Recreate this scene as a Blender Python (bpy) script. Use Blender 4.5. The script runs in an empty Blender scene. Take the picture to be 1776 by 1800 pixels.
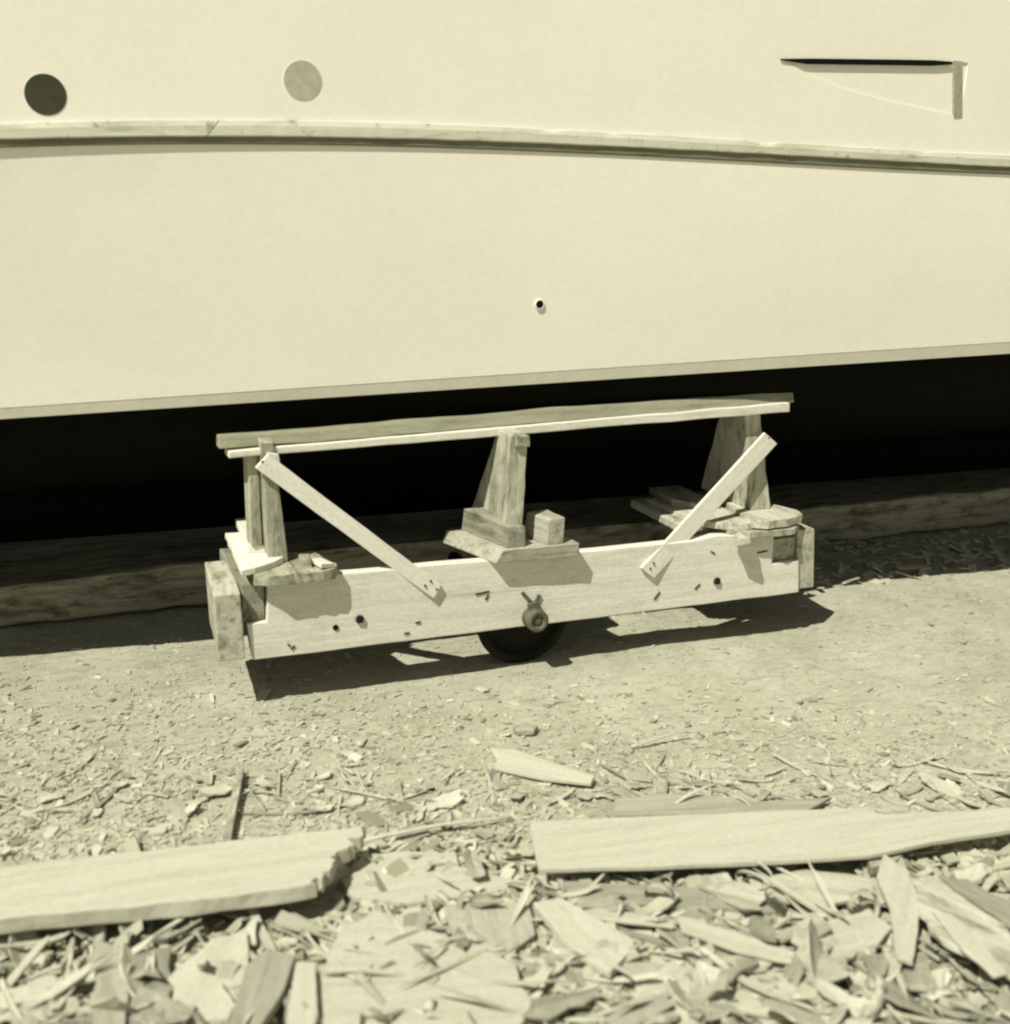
import bpy, bmesh, math, random
import numpy as np
from mathutils import Vector, Matrix, noise

random.seed(11)
S = bpy.context.scene
COL = S.collection

# ------------------------------------------------------------------ camera
CX, CY = 888.0, 900.0                       # centre of the photograph (1776 x 1800)
VP_X = np.array([5470.0 - CX, 545.0 - CY])  # vanishing point of the cradle's long timbers
VP_Y = np.array([0.0 - CX, 330.0 - CY])     # vanishing point of the cross timbers
F = math.sqrt(-float(VP_X @ VP_Y))
ax = np.array([VP_X[0], VP_X[1], F]); ax /= np.linalg.norm(ax)
ay = np.array([VP_Y[0], VP_Y[1], F]); ay /= np.linalg.norm(ay)
az = np.cross(ax, ay)
if az[1] > 0: az = -az
ROT = np.stack([ax, ay, az])                # image axes (x right, y down, z in) -> world
CAM = np.array([-1.712, -3.353, 1.603])
cam_d = bpy.data.cameras.new('camera'); cam = bpy.data.objects.new('camera', cam_d); COL.objects.link(cam)
M = Matrix.Identity(4)
for i in range(3):
    M[i][0] = ROT[i][0]; M[i][1] = -ROT[i][1]; M[i][2] = -ROT[i][2]; M[i][3] = CAM[i]
cam.matrix_world = M
cam_d.sensor_fit = 'HORIZONTAL'; cam_d.sensor_width = 36.0; cam_d.lens = F / 1776.0 * 36.0
cam_d.clip_start = 0.05; cam_d.clip_end = 2000.0
cam_d.dof.use_dof = True; cam_d.dof.focus_distance = 4.3; cam_d.dof.aperture_fstop = 2.0
S.camera = cam

# ------------------------------------------------------------------ sky, sun, exposure
SUN = Vector((0.68, 0.37, -1.0)).normalized()          # direction the light travels
el = math.asin(-SUN.z); rotz = math.atan2(-SUN.x, -SUN.y)
W = bpy.data.worlds.new('World'); S.world = W; W.use_nodes = True
nt = W.node_tree; nt.nodes.clear()
sky = nt.nodes.new('ShaderNodeTexSky'); sky.sky_type = 'NISHITA'; sky.sun_disc = False
sky.sun_elevation = el; sky.sun_rotation = rotz
hs = nt.nodes.new('ShaderNodeHueSaturation'); hs.inputs['Saturation'].default_value = 0.0
tint = nt.nodes.new('ShaderNodeMix'); tint.data_type = 'RGBA'; tint.blend_type = 'MULTIPLY'
tint.inputs[0].default_value = 1.0; tint.inputs[7].default_value = (1.0, 0.965, 0.82, 1)
bg = nt.nodes.new('ShaderNodeBackground'); bg.inputs[1].default_value = 0.05
wo = nt.nodes.new('ShaderNodeOutputWorld')
nt.links.new(sky.outputs[0], hs.inputs['Color']); nt.links.new(hs.outputs[0], tint.inputs[6])
nt.links.new(tint.outputs[2], bg.inputs[0]); nt.links.new(bg.outputs[0], wo.inputs[0])
sd = bpy.data.lights.new('sun', 'SUN'); sd.energy = 5.0; sd.angle = math.radians(0.55); sd.color = (1.0, 0.957, 0.82)
so = bpy.data.objects.new('sun', sd); COL.objects.link(so)
so.rotation_euler = SUN.to_track_quat('-Z', 'Y').to_euler(); so.location = (-6, -3, 9)
S.view_settings.view_transform = 'Standard'; S.view_settings.look = 'None'
S.view_settings.exposure = 0.04; S.view_settings.gamma = 1.0
S.render.engine = 'CYCLES'
S.cycles.max_bounces = 6; S.cycles.diffuse_bounces = 2
S.cycles.pixel_filter_type = 'BLACKMAN_HARRIS'; S.cycles.filter_width = 2.2

# ------------------------------------------------------------------ pixel -> world helpers
def ray(px, py): return ROT @ np.array([px - CX, py - CY, F])
def onY(px, py, y): r = ray(px, py); return Vector(CAM + (y - CAM[1]) / r[1] * r)
def onZ(px, py, z=0.0): r = ray(px, py); return Vector(CAM + (z - CAM[2]) / r[2] * r)

# ------------------------------------------------------------------ materials
def tone(v):
    t = min(1.0, max(0.0, (v - 0.1) / 0.65))          # warm cream whites, slightly greener darks
    return (v, v * (1.03 - 0.05 * t), v * (0.66 + 0.21 * t), 1)
class NT:
    def __init__(s, name):
        s.m = bpy.data.materials.new(name); s.m.use_nodes = True; s.t = s.m.node_tree; s.t.nodes.clear()
        s.out = s.n('ShaderNodeOutputMaterial'); s.b = s.n('ShaderNodeBsdfPrincipled'); s.l(s.b.outputs[0], s.out.inputs[0])
    def n(s, k, **kw):
        x = s.t.nodes.new(k)
        for a, v in kw.items(): setattr(x, a, v)
        return x
    def l(s, a, b): s.t.links.new(a, b)
    def coord(s, scale=(1, 1, 1), rnd=True):
        tc = s.n('ShaderNodeTexCoord'); mp = s.n('ShaderNodeMapping'); mp.inputs['Scale'].default_value = scale
        if rnd:
            oi = s.n('ShaderNodeObjectInfo'); mu = s.n('ShaderNodeMath', operation='MULTIPLY'); mu.inputs[1].default_value = 37.0
            s.l(oi.outputs['Random'], mu.inputs[0])
            ad = s.n('ShaderNodeVectorMath', operation='ADD'); s.l(tc.outputs['Object'], ad.inputs[0]); s.l(mu.outputs[0], ad.inputs[1])
            s.l(ad.outputs[0], mp.inputs[0])
        else: s.l(tc.outputs['Object'], mp.inputs[0])
        return mp.outputs[0]
    def noise(s, v, scale=1.0, detail=4, rough=0.6, dist=0.0):
        x = s.n('ShaderNodeTexNoise'); x.inputs['Scale'].default_value = scale; x.inputs['Detail'].default_value = detail
        x.inputs['Roughness'].default_value = rough; x.inputs['Distortion'].default_value = dist; s.l(v, x.inputs['Vector']); return x.outputs['Fac']
    def ramp(s, f, stops):
        r = s.n('ShaderNodeValToRGB'); e = r.color_ramp.elements
        while len(e) < len(stops): e.new(0.5)
        for i, (p, c) in enumerate(stops): e[i].position = p; e[i].color = c if len(c) == 4 else (*c, 1)
        s.l(f, r.inputs[0]); return r.outputs[0]
    def mix(s, f, a, b, mode='MIX'):
        x = s.n('ShaderNodeMix', data_type='RGBA', blend_type=mode)
        for sock, v in ((x.inputs[0], f), (x.inputs[6], a), (x.inputs[7], b)):
            if hasattr(v, 'links'): s.l(v, sock)
            else: sock.default_value = v
        return x.outputs[2]
    def bump(s, h, strength=0.3, dist=0.002):
        b = s.n('ShaderNodeBump'); b.inputs['Strength'].default_value = strength; b.inputs['Distance'].default_value = dist
        s.l(h, b.inputs['Height']); s.l(b.outputs[0], s.b.inputs['Normal'])
    def col(s, c):
        if hasattr(c, 'links'): s.l(c, s.b.inputs['Base Color'])
        else: s.b.inputs['Base Color'].default_value = c
    def rough(s, r, spec=0.3): s.b.inputs['Roughness'].default_value = r; s.b.inputs['Specular IOR Level'].default_value = spec

def wood(name, light, dark, blotch=0.0, blotch_tone=0.1, var=0.25, crack=0.35):
    k = NT(name)
    v = k.coord((2.2, 34, 34)); g = k.noise(v, 1.0, 6, 0.65, 0.6)
    c = k.ramp(g, [(0.28, tone(dark)), (0.55, tone(light)), (0.8, tone(light * 1.06))])
    oi = k.n('ShaderNodeObjectInfo')
    rv = k.ramp(oi.outputs['Random'], [(0, (1 - var,) * 3), (1, (1.0,) * 3)])
    c = k.mix(1.0, c, rv, 'MULTIPLY')
    if blotch:
        bl = k.noise(k.coord((4, 13, 13)), 1.6, 6, 0.75, 0.15)
        f = k.ramp(bl, [(0.5 - 0.0, (0, 0, 0)), (0.66, (blotch,) * 3)])
        c = k.mix(f, c, tone(blotch_tone))
    ck = k.noise(k.coord((1.1, 60, 60)), 1.0, 2, 0.5, 0.4)
    cf = k.ramp(ck, [(0.70, (0, 0, 0)), (0.745, (crack,) * 3)])
    c = k.mix(cf, c, tone(dark * 0.3))
    fn = k.noise(k.coord((60, 90, 90)), 1.0, 3, 0.7); c = k.mix(0.6, c, k.ramp(fn, [(0.3, (0.8,) * 3), (0.6, (1.04,) * 3)]), 'MULTIPLY')
    k.col(c); k.rough(0.88, 0.12); k.bump(g, 0.6, 0.004)
    return k.m
M_bearer_shade = wood('shaded_bearer_wood', 0.30, 0.20, 0.4, 0.12, 0.1)  # upper bearer's colour darkened to carry the hull's shade
M_fresh = wood('fresh_sawn_wood', 0.81, 0.70, 0.35, 0.48, 0.06, 0.3)
M_brace = wood('clean_batten_wood', 0.76, 0.68, 0.0, 0.3, 0.05, 0.1)
M_grey = wood('weathered_wood', 0.48, 0.22, 0.85, 0.09, 0.3)
M_mid = wood('sunbleached_wood', 0.58, 0.38, 0.8, 0.14, 0.2)
M_dark = wood('dark_timber', 0.40, 0.10, 0.8, 0.05, 0.2, 0.7)  # dark-grained, strongly blotched wood
M_plank = wood('pale_plank_wood', 0.56, 0.47, 0.1, 0.35, 0.1, 0.12)
M_chip = wood('wood_chip', 0.56, 0.38, 0.35, 0.2, 0.5, 0.2)

def chips_stuff_mat():
    k = NT('small_chips')
    gm = k.n('ShaderNodeNewGeometry')
    c = k.ramp(gm.outputs['Random Per Island'], [(0.0, tone(0.22)), (0.2, tone(0.38)), (0.6, tone(0.47)), (1.0, tone(0.58))])
    k.col(c); k.rough(0.9, 0.1); return k.m
M_small = chips_stuff_mat()

def ground_mat():
    k = NT('sawdust_ground')
    v = k.coord((1, 1, 1), False)
    a = k.noise(v, 2.2, 6, 0.62, 0.3); b = k.noise(k.coord((13, 36, 30), False), 1.0, 6, 0.72, 1.3); d = k.noise(v, 140, 3, 0.6)
    c = k.ramp(a, [(0.3, tone(0.38)), (0.5, tone(0.46)), (0.72, tone(0.53))])
    c2 = k.ramp(b, [(0.30, (0.5,) * 3), (0.5, (1.0,) * 3), (0.75, (1.1,) * 3)])
    c = k.mix(0.75, c, c2, 'MULTIPLY')
    c3 = k.ramp(d, [(0.3, (0.7,) * 3), (0.6, (1.1,) * 3)])
    c = k.mix(0.5, c, c3, 'MULTIPLY')
    k.col(c); k.rough(0.95, 0.05)
    s = k.n('ShaderNodeMath', operation='ADD'); k.l(b, s.inputs[0]); k.l(d, s.inputs[1])
    k.bump(s.outputs[0], 0.5, 0.012); return k.m
M_ground = ground_mat()

def paint(name, v, rough, spec, mott=0.04, scale=3.0, bump=0.05):
    k = NT(name); co = k.coord((1, 1, 1), False)
    n = k.noise(co, scale, 6, 0.65, 0.4); n2 = k.noise(co, 45, 3, 0.6)
    c = k.ramp(n, [(0.3, tone(v * (1 - mott))), (0.7, tone(v))])
    c2 = k.ramp(n2, [(0.25, (1 - mott,) * 3), (0.6, (1.0,) * 3)])
    c = k.mix(1.0, c, c2, 'MULTIPLY')
    k.col(c); k.rough(rough, spec); k.bump(n2, bump, 0.002); return k.m
M_white = paint('white_hull_paint', 0.87, 0.5, 0.25, 0.045, 2.6, 0.12)
M_greyp = paint('grey_paint', 0.42, 0.6, 0.2, 0.2, 9.0)
M_boot = paint('grey_boot_stripe_paint', 0.62, 0.5, 0.3, 0.1, 6.0)
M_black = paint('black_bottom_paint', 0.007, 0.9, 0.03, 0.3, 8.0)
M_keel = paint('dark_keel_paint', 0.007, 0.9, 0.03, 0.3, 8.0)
M_iron = paint('rusty_iron', 0.16, 0.7, 0.3, 0.4, 40.0, 0.4)
M_irondark = paint('black_iron', 0.018, 0.75, 0.2, 0.4, 30.0, 0.4)
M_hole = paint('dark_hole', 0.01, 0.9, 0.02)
M_glassd = paint('dark_port_glass', 0.06, 0.25, 0.4, 0.2, 12.0)
M_glassl = paint('pale_port_glass', 0.50, 0.5, 0.3, 0.18, 14.0)  # pale, lightly mottled disc colour
def rail_mat():
    k = NT('worn_rail_paint'); co = k.coord((1, 1, 1), False)
    n = k.noise(k.coord((3, 30, 26), False), 1.0, 6, 0.7, 0.6); c = k.ramp(n, [(0.33, tone(0.42)), (0.45, tone(0.56)), (0.7, tone(0.66))])
    w = k.noise(co, 16, 5, 0.7, 0.8); f = k.ramp(w, [(0.60, (0, 0, 0)), (0.68, (0.8,) * 3)])
    c = k.mix(f, c, tone(0.2)); k.col(c); k.rough(0.7, 0.2); k.bump(n, 0.4, 0.003); return k.m
M_rail = rail_mat()
M_rail_shade = wood('rail_underside_shade', 0.20, 0.14, 0.4, 0.12, 0.1)  # dark tone paints in the shade of the rail's underside

# ------------------------------------------------------------------ object helpers
def link(name, me, mat=None, parent=None):
    o = bpy.data.objects.new(name, me)
    if mat and not me.materials: me.materials.append(mat)
    COL.objects.link(o)
    if parent is not None:
        o.parent = parent
    return o
def tag(o, label=None, cat=None, group=None, kind=None):
    if label: o['label'] = label
    if cat: o['category'] = cat
    if group: o['group'] = group
    if kind: o['kind'] = kind
    return o
def empty(name, loc, label, cat, group=None):
    o = bpy.data.objects.new(name, None); o.location = loc; o.empty_display_size = 0.1; COL.objects.link(o)
    bpy.context.view_layer.update()
    return tag(o, label, cat, group)
def mesh(name, vs, fs, smooth=False):
    me = bpy.data.meshes.new(name); me.from_pydata([tuple(v) for v in vs], [], fs); me.update()
    if smooth: me.polygons.foreach_set('use_smooth', [True] * len(me.polygons))
    return me
def place(name, bm, mat, parent, frame, smooth=False):
    """bm is in world coordinates; give the object a local frame whose x runs along the grain"""
    bmesh.ops.transform(bm, matrix=frame.inverted(), verts=bm.verts)
    bmesh.ops.recalc_face_normals(bm, faces=bm.faces)
    me = bpy.data.meshes.new(name); bm.to_mesh(me); bm.free()
    if smooth: me.polygons.foreach_set('use_smooth', [True] * len(me.polygons))
    o = link(name, me, mat)
    if parent is not None:
        o.parent = parent
        o.matrix_parent_inverse = Matrix.Identity(4)
        o.matrix_basis = parent.matrix_world.inverted() @ frame
    else: o.matrix_basis = frame
    return o
def frame_from(o, x, up=Vector((0, 0, 1))):
    x = Vector(x).normalized(); y = up.cross(x)
    if y.length < 1e-3: y = Vector((0, 1, 0)).cross(x)
    y.normalize(); z = x.cross(y)
    m = Matrix((x, y, z)).transposed().to_4x4(); m.translation = o; return m
def roughen(bm, amp, freq, seed, flat=None):
    off = Vector((seed * 3.1, seed * 1.7, seed * 2.3))
    for v in bm.verts:
        p = v.co * freq + off
        d = Vector((noise.noise(p), noise.noise(p + Vector((17, 3, 5))), noise.noise(p + Vector((5, 29, 11))))) * amp
        if flat is not None: d -= flat * (d.dot(flat) * 0.93)
        v.co += d
SEED = [0]
def hexa(name, b4, t4, mat, parent=None, grain=None, bevel=0.004, cuts=6, amp=0.003, freq=9.0):
    """timber from 4 bottom and 4 top corners (same winding)"""
    SEED[0] += 1
    bm = bmesh.new()
    vs = [bm.verts.new(Vector(p)) for p in list(b4) + list(t4)]
    for f in ((3, 2, 1, 0), (4, 5, 6, 7), (0, 1, 5, 4), (1, 2, 6, 5), (2, 3, 7, 6), (3, 0, 4, 7)):
        bm.faces.new([vs[i] for i in f])
    bmesh.ops.recalc_face_normals(bm, faces=bm.faces)
    es = [(vs[1].co - vs[0].co), (vs[3].co - vs[0].co), (vs[4].co - vs[0].co)]
    g = Vector(grain) if grain is not None else max(es, key=lambda e: e.length)
    ctr = sum((v.co for v in vs), Vector()) / 8
    if bevel: bmesh.ops.bevel(bm, geom=list(bm.edges), offset=bevel, segments=2, profile=0.6, affect='EDGES')
    if cuts:
        gd = g.normalized()
        L = [e for e in bm.edges if abs((e.verts[0].co - e.verts[1].co).normalized().dot(gd)) > 0.8 and e.calc_length() > 0.03]
        bmesh.ops.subdivide_edges(bm, edges=L, cuts=cuts, use_grid_fill=True)
    if amp: roughen(bm, amp, freq, SEED[0])
    up = Vector((0, 0, 1)) if abs(g.normalized().z) < 0.9 else Vector((0, 1, 0))
    return place(name, bm, mat, parent, frame_from(ctr, g, up))
def box(name, x0, x1, y0, y1, z0, z1, mat, parent=None, skew=(0, 0), **kw):
    """skew = x shift of the back edge, x shift of the top"""
    a, t = skew
    b4 = [(x0, y0, z0), (x1, y0, z0), (x1 + a, y1, z0), (x0 + a, y1, z0)]
    t4 = [(x0 + t, y0, z1), (x1 + t, y0, z1), (x1 + a + t, y1, z1), (x0 + a + t, y1, z1)]
    return hexa(name, b4, t4, mat, parent, **kw)
def prism(name, pts, vec, mat, parent=None, grain=(1, 0, 0), bevel=0.004, amp=0.003, freq=9.0, res=0.0):
    """polygon (3D points) extruded along vec; res > 0 splits the outline so that it can be roughened"""
    SEED[0] += 1
    pts = [Vector(p) for p in pts]
    if res:
        q = []
        for i, p in enumerate(pts):
            n = pts[(i + 1) % len(pts)]; k = max(1, int((n - p).length / res))
            q += [p.lerp(n, j / k) for j in range(k)]
        pts = q
    vec = Vector(vec); bm = bmesh.new()
    a = [bm.verts.new(p) for p in pts]; b = [bm.verts.new(p + vec) for p in pts]
    n = len(pts); flat = vec.normalized()
    top = [bm.faces.new(a), bm.faces.new(b[::-1])]
    for i in range(n): bm.faces.new((a[i], a[(i + 1) % n], b[(i + 1) % n], b[i]))
    if amp: roughen(bm, amp, freq, SEED[0], flat)
    bmesh.ops.recalc_face_normals(bm, faces=bm.faces)
    if bevel:
        rim = [e for e in bm.edges if any(f in top for f in e.link_faces)]
        bmesh.ops.bevel(bm, geom=rim, offset=bevel, segments=2, profile=0.6, affect='EDGES')
    bmesh.ops.triangulate(bm, faces=[f for f in bm.faces if len(f.verts) > 4])
    ctr = sum(pts, Vector()) / n + vec * 0.5
    return place(name, bm, mat, parent, frame_from(ctr, grain))
def lathe(name, ctr, axis, prof, mat, parent=None, seg=28, smooth=True, closed=False):
    """prof = (radius, distance along axis)"""
    fr = frame_from(Vector(ctr), axis); vs = []; fs = []
    for r, d in prof:
        for j in range(seg):
            t = 2 * math.pi * j / seg; vs.append((d, r * math.cos(t), r * math.sin(t)))
    n = len(prof)
    for i in range(n if closed else n - 1):
        for j in range(seg):
            a = i * seg + j; b = i * seg + (j + 1) % seg; i2 = (i + 1) % n
            fs.append((a, b, i2 * seg + (j + 1) % seg, i2 * seg + j))
    if not closed:
        fs.append(tuple(range(seg))[::-1]); fs.append(tuple((n - 1) * seg + j for j in range(seg)))
    bm = bmesh.new(); me = mesh(name, vs, fs); bm.from_mesh(me); bpy.data.meshes.remove(me)
    bmesh.ops.transform(bm, matrix=fr, verts=bm.verts)
    o = place(name, bm, mat, parent, fr)
    for p in o.data.polygons: p.use_smooth = smooth and len(p.vertices) == 4
    return o

# ------------------------------------------------------------------ ground
def ground_h(x, y):
    h = 0.012 * noise.noise(Vector((x * 1.1, y * 1.3, 0.3))) + 0.006 * noise.noise(Vector((x * 4.1, y * 5.0, 2.3)))
    h += 0.004 * noise.noise(Vector((x * 13, y * 17, 5.3)))
    return h
def build_ground():
    def axis(lo, hi, step, far):
        n = int((hi - lo) / step); mid = [lo + step * i for i in range(n + 1)]
        out = []; d = step
        left = []; p = lo
        while p > -far: d *= 1.6; p -= d; left.append(p)
        d = step; right = []; p = mid[-1]
        while p < far: d *= 1.6; p += d; right.append(p)
        return left[::-1] + mid + right
    xs = axis(-3.2, 4.6, 0.022, 500); ys = axis(-2.6, 2.0, 0.022, 500)
    vs = []
    for y in ys:
        for x in xs:
            near = max(0.0, 1 - max(0, abs(x) - 6) / 10) * max(0.0, 1 - max(0, abs(y) - 5) / 10)
            h = ground_h(x, y) * near if near > 0 else 0
            if near > 0.9: h += 0.003 * noise.noise(Vector((x * 37, y * 60, 9.1)))
            vs.append((x, y, h))
    nx = len(xs); fs = [(j * nx + i, j * nx + i + 1, (j + 1) * nx + i + 1, (j + 1) * nx + i) for j in range(len(ys) - 1) for i in range(nx - 1)]
    o = link('ground', mesh('ground', vs, fs, True), M_ground); tag(o, 'pale trampled sawdust and dirt of the boatyard', kind='structure'); return o
build_ground()

# ------------------------------------------------------------------ boat
def Yb(x): return -0.095 + 0.009 * (x - 5) ** 2 + 0.012 * max(0.0, -3 - x) ** 2
def flare(x): return 0.02 + 0.024 * max(0.0, -x + 0.2) ** 1.4
def Yr(x): return Yb(x) - flare(x) * (0.25 + 0.75 * min(1.0, max(0.0, (1.35 - Yb(x)) / 1.2)))
def hit(px, py, yfun):
    y = 0.0
    for _ in range(12):
        p = onY(px, py, y); y = yfun(p.x)
    return p
def fitline(pts, yfun, deg):
    P = [hit(a, b, yfun) for a, b in pts]; c = np.polyfit([p.x for p in P], [p.z for p in P], deg)
    xs = [p.x for p in P]; lo, hi = min(xs) - 0.3, max(xs) + 0.3
    sl0 = np.polyval(np.polyder(c), lo); sl1 = np.polyval(np.polyder(c), hi)
    def f(x):
        if x < lo: return float(np.polyval(c, lo) + max(-0.02, min(0.03, sl0)) * (x - lo))
        if x > hi: return float(np.polyval(c, hi) + max(-0.02, min(0.03, sl1)) * (x - hi))
        return float(np.polyval(c, x))
    return f
z_black = fitline([(90, 733), (400, 708), (900, 679), (1300, 653), (1688, 627)], Yb, 2)
z_boot = fitline([(90, 713), (400, 688), (900, 658), (1300, 632), (1688, 606)], Yb, 2)
z_rlo = fitline([(90, 244), (300, 240), (500, 240), (900, 252), (1300, 268), (1688, 290)], lambda x: Yr(x) - 0.012, 3)
z_rhi = fitline([(90, 209), (300, 206), (500, 207), (900, 220), (1300, 243), (1688, 266)], lambda x: Yr(x) - 0.012, 3)
z_mlo = fitline([(90, 258), (300, 254), (500, 253), (900, 267), (1300, 283), (1688, 304)], Yr, 3)
YK = 1.46; X0, X1 = -7.2, 6.6
xs = []
x = X0
while x < X1:
    xs.append(x); x += 0.05 if -3.2 < x < 4 else 0.2
xs.append(X1)
def cap_z(x): return z_rhi(x) + 0.72 + 0.006 * (x - 1) ** 2 * (0.4 if x > 0 else 1.0)
boat = empty('boat', (0.0, YK, 0.0), 'large white wooden boat with black bottom propped on the timber cradle', 'boat')
def hull_strip(name, rows, mat, xlist=None, smooth=True):
    """rows: list of functions x -> (y, z), linked bottom to top, on the near and the far side"""
    xl = xlist or xs; bm = bmesh.new()
    for side in (0, 1):
        grid = []
        for r in rows:
            line = []
            for x in xl:
                y, z = r(x); y = min(y, YK)
                line.append(bm.verts.new((x, y if side == 0 else 2 * YK - y, z)))
            grid.append(line)
        for j in range(len(rows) - 1):
            for i in range(len(xl) - 1):
                q = (grid[j][i], grid[j][i + 1], grid[j + 1][i + 1], grid[j + 1][i])
                bm.faces.new(q if side == 0 else q[::-1])
    bmesh.ops.remove_doubles(bm, verts=bm.verts, dist=1e-5)
    return place(name, bm, mat, boat, Matrix.Translation((0, YK, 1.0)), smooth)
# topsides below the rail
def side(t):
    def f(x):
        z = z_boot(x) + (z_rlo(x) + 0.02 - z_boot(x)) * t
        return Yb(x) + (Yr(x) - Yb(x)) * t ** 1.8 - 0.012 * math.sin(math.pi * t), z
    return f
tops = hull_strip('topsides', [side(i / 14) for i in range(15)], M_white)
def stripe(t): return lambda x: (Yb(x) + 0.004 - 0.003 * t, z_black(x) + (z_boot(x) + 0.001 - z_black(x)) * t)
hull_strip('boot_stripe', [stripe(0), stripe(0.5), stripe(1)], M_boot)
ZK = 0.40
def bottom(w):
    def f(x):
        yb = Yb(x) + 0.005; zt = z_black(x)
        return yb + (YK - yb) * w, ZK + (zt - ZK) * (1 - w ** 0.6)
    return f
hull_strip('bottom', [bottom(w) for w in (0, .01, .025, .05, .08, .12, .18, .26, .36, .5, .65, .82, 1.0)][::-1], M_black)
# bulwark above the rail, with the wedge-shaped recess
Yw = lambda x: Yr(x) + 0.004
rec_top = [(1375, 104), (1480, 105), (1580, 106), (1690, 109)]
rec_bot = [(1375, 104), (1430, 134), (1480, 155), (1560, 177), (1640, 194), (1690, 204)]
PT = [hit(a, b, Yw) for a, b in rec_top]; PB = [hit(a, b, Yw) for a, b in rec_bot]
RX0, RX1 = PT[0].x, PB[-1].x
def r_top(x): return float(np.interp(x, [p.x for p in PT], [p.z for p in PT])) + 0.0005
def r_bot(x): return float(np.interp(x, [p.x for p in PB], [p.z for p in PB])) - 0.0005
REC = 0.005
bxs = sorted(set([v for v in xs if not (RX0 - 0.02 < v < RX1 + 0.02)] + [RX0] + [RX0 + (RX1 - RX0) * i / 30 for i in range(1, 30)]))
i1 = len([v for v in bxs if v < RX1])
cols = [(v, (REC * min(1.0, (v - RX0) / 0.05 + 0.15) if RX0 < v < RX1 else 0.0)) for v in bxs]
cols[i1:i1] = [(RX1, REC), (RX1 + 1e-4, 0.0)]
bm = bmesh.new(); grid = []
for x, d in cols:
    y = Yw(x); zt, zb_ = r_top(x), r_bot(x)
    lo = z_rlo(x); ch = cap_z(x)
    P = [(y, lo), (y, zb_), (y + d, zb_), (y + d, zt), (y, zt), (y, (zt + ch) / 2), (y, ch)]
    grid.append([bm.verts.new((x, min(a, YK), b)) for a, b in P])
for i in range(len(cols) - 1):
    for j in range(6): bm.faces.new((grid[i][j], grid[i + 1][j], grid[i + 1][j + 1], grid[i][j + 1]))
bmesh.ops.remove_doubles(bm, verts=bm.verts, dist=1e-6)
o = place('bulwark', bm, M_white, boat, Matrix.Translation((0, YK, 2.0)))
def trim(name, pl, w, proud, mat, lab):
    bm = bmesh.new(); rings = []
    for a, b in pl:
        p = hit(a, b, Yw); ww = w(a); y = Yw(p.x)
        rings.append([bm.verts.new((p.x + ex, y + dy, p.z + dz)) for ex, dy, dz in ww])
    for a, b in zip(rings, rings[1:]):
        for k in range(4): bm.faces.new((a[k], b[k], b[(k + 1) % 4], a[(k + 1) % 4]))
    bm.faces.new(rings[0]); bm.faces.new(rings[-1][::-1])
    o = place(name, bm, mat, boat, Matrix.Translation(hit(*pl[0], Yw))); o['label'] = lab; return o
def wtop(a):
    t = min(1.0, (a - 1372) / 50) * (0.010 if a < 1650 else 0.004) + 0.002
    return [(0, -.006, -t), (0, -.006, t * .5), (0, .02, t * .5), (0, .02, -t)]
trim('recess_shade', [(1372, 104), (1420, 106), (1500, 107), (1580, 108), (1640, 109), (1672, 110)], wtop, 0, M_hole, 'black strip painted as the shadow line along the top of the wedge recess')  # black strip stands in for the shadow under the recess's top edge
def wjamb(a): return [(-.020, -.003, 0), (.020, -.003, 0), (.020, .02, 0), (-.020, .02, 0)]
trim('recess_post', [(1684, 107), (1684, 150), (1684, 206)], wjamb, 0, M_greyp, 'grey upright closing the wide end of the wedge recess')
# far bulwark, deck and capping rail close the boat
def strip_far(name, f, mat):
    bm = bmesh.new(); a = []
    for x in xs: a.append([bm.verts.new((x, y, z)) for y, z in f(x)])
    for i in range(len(xs) - 1):
        for j in range(len(a[0]) - 1): bm.faces.new((a[i][j], a[i + 1][j], a[i + 1][j + 1], a[i][j + 1]))
    return place(name, bm, mat, boat, Matrix.Translation((0, YK, 2.0)))
strip_far('bulwark', lambda x: [(2 * YK - min(Yw(x), YK), z_rlo(x)), (2 * YK - min(Yw(x), YK), cap_z(x))], M_white)
strip_far('deck', lambda x: [(min(Yw(x) + .02, YK), cap_z(x) - .03), (YK, cap_z(x) + .02), (2 * YK - min(Yw(x) + .02, YK), cap_z(x) - .03)], M_mid)
strip_far('capping_rail', lambda x: [(min(Yw(x), YK), cap_z(x) - 0.005), (min(Yw(x), YK), cap_z(x) + .03), (min(Yw(x) + .09, YK), cap_z(x) + .03), (min(Yw(x) + .09, YK), cap_z(x) - 0.005)], M_rail)
# transom
tx = X1
P = [(tx, Yb(tx), z_black(tx)), (tx, Yr(tx), z_rlo(tx)), (tx, Yw(tx) + .03, cap_z(tx)), (tx, 2 * YK - Yw(tx) - .03, cap_z(tx)), (tx, 2 * YK - Yr(tx), z_rlo(tx)), (tx, 2 * YK - Yb(tx), z_black(tx)), (tx, YK, ZK)]
prism('transom', P, (0.04, 0, 0), M_white, boat, grain=(0, 1, 0), amp=0)
box('keel', -5.6, 6.5, YK - 0.08, YK + 0.08, 0.225, ZK + 0.12, M_keel, boat, amp=0.002)
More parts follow.
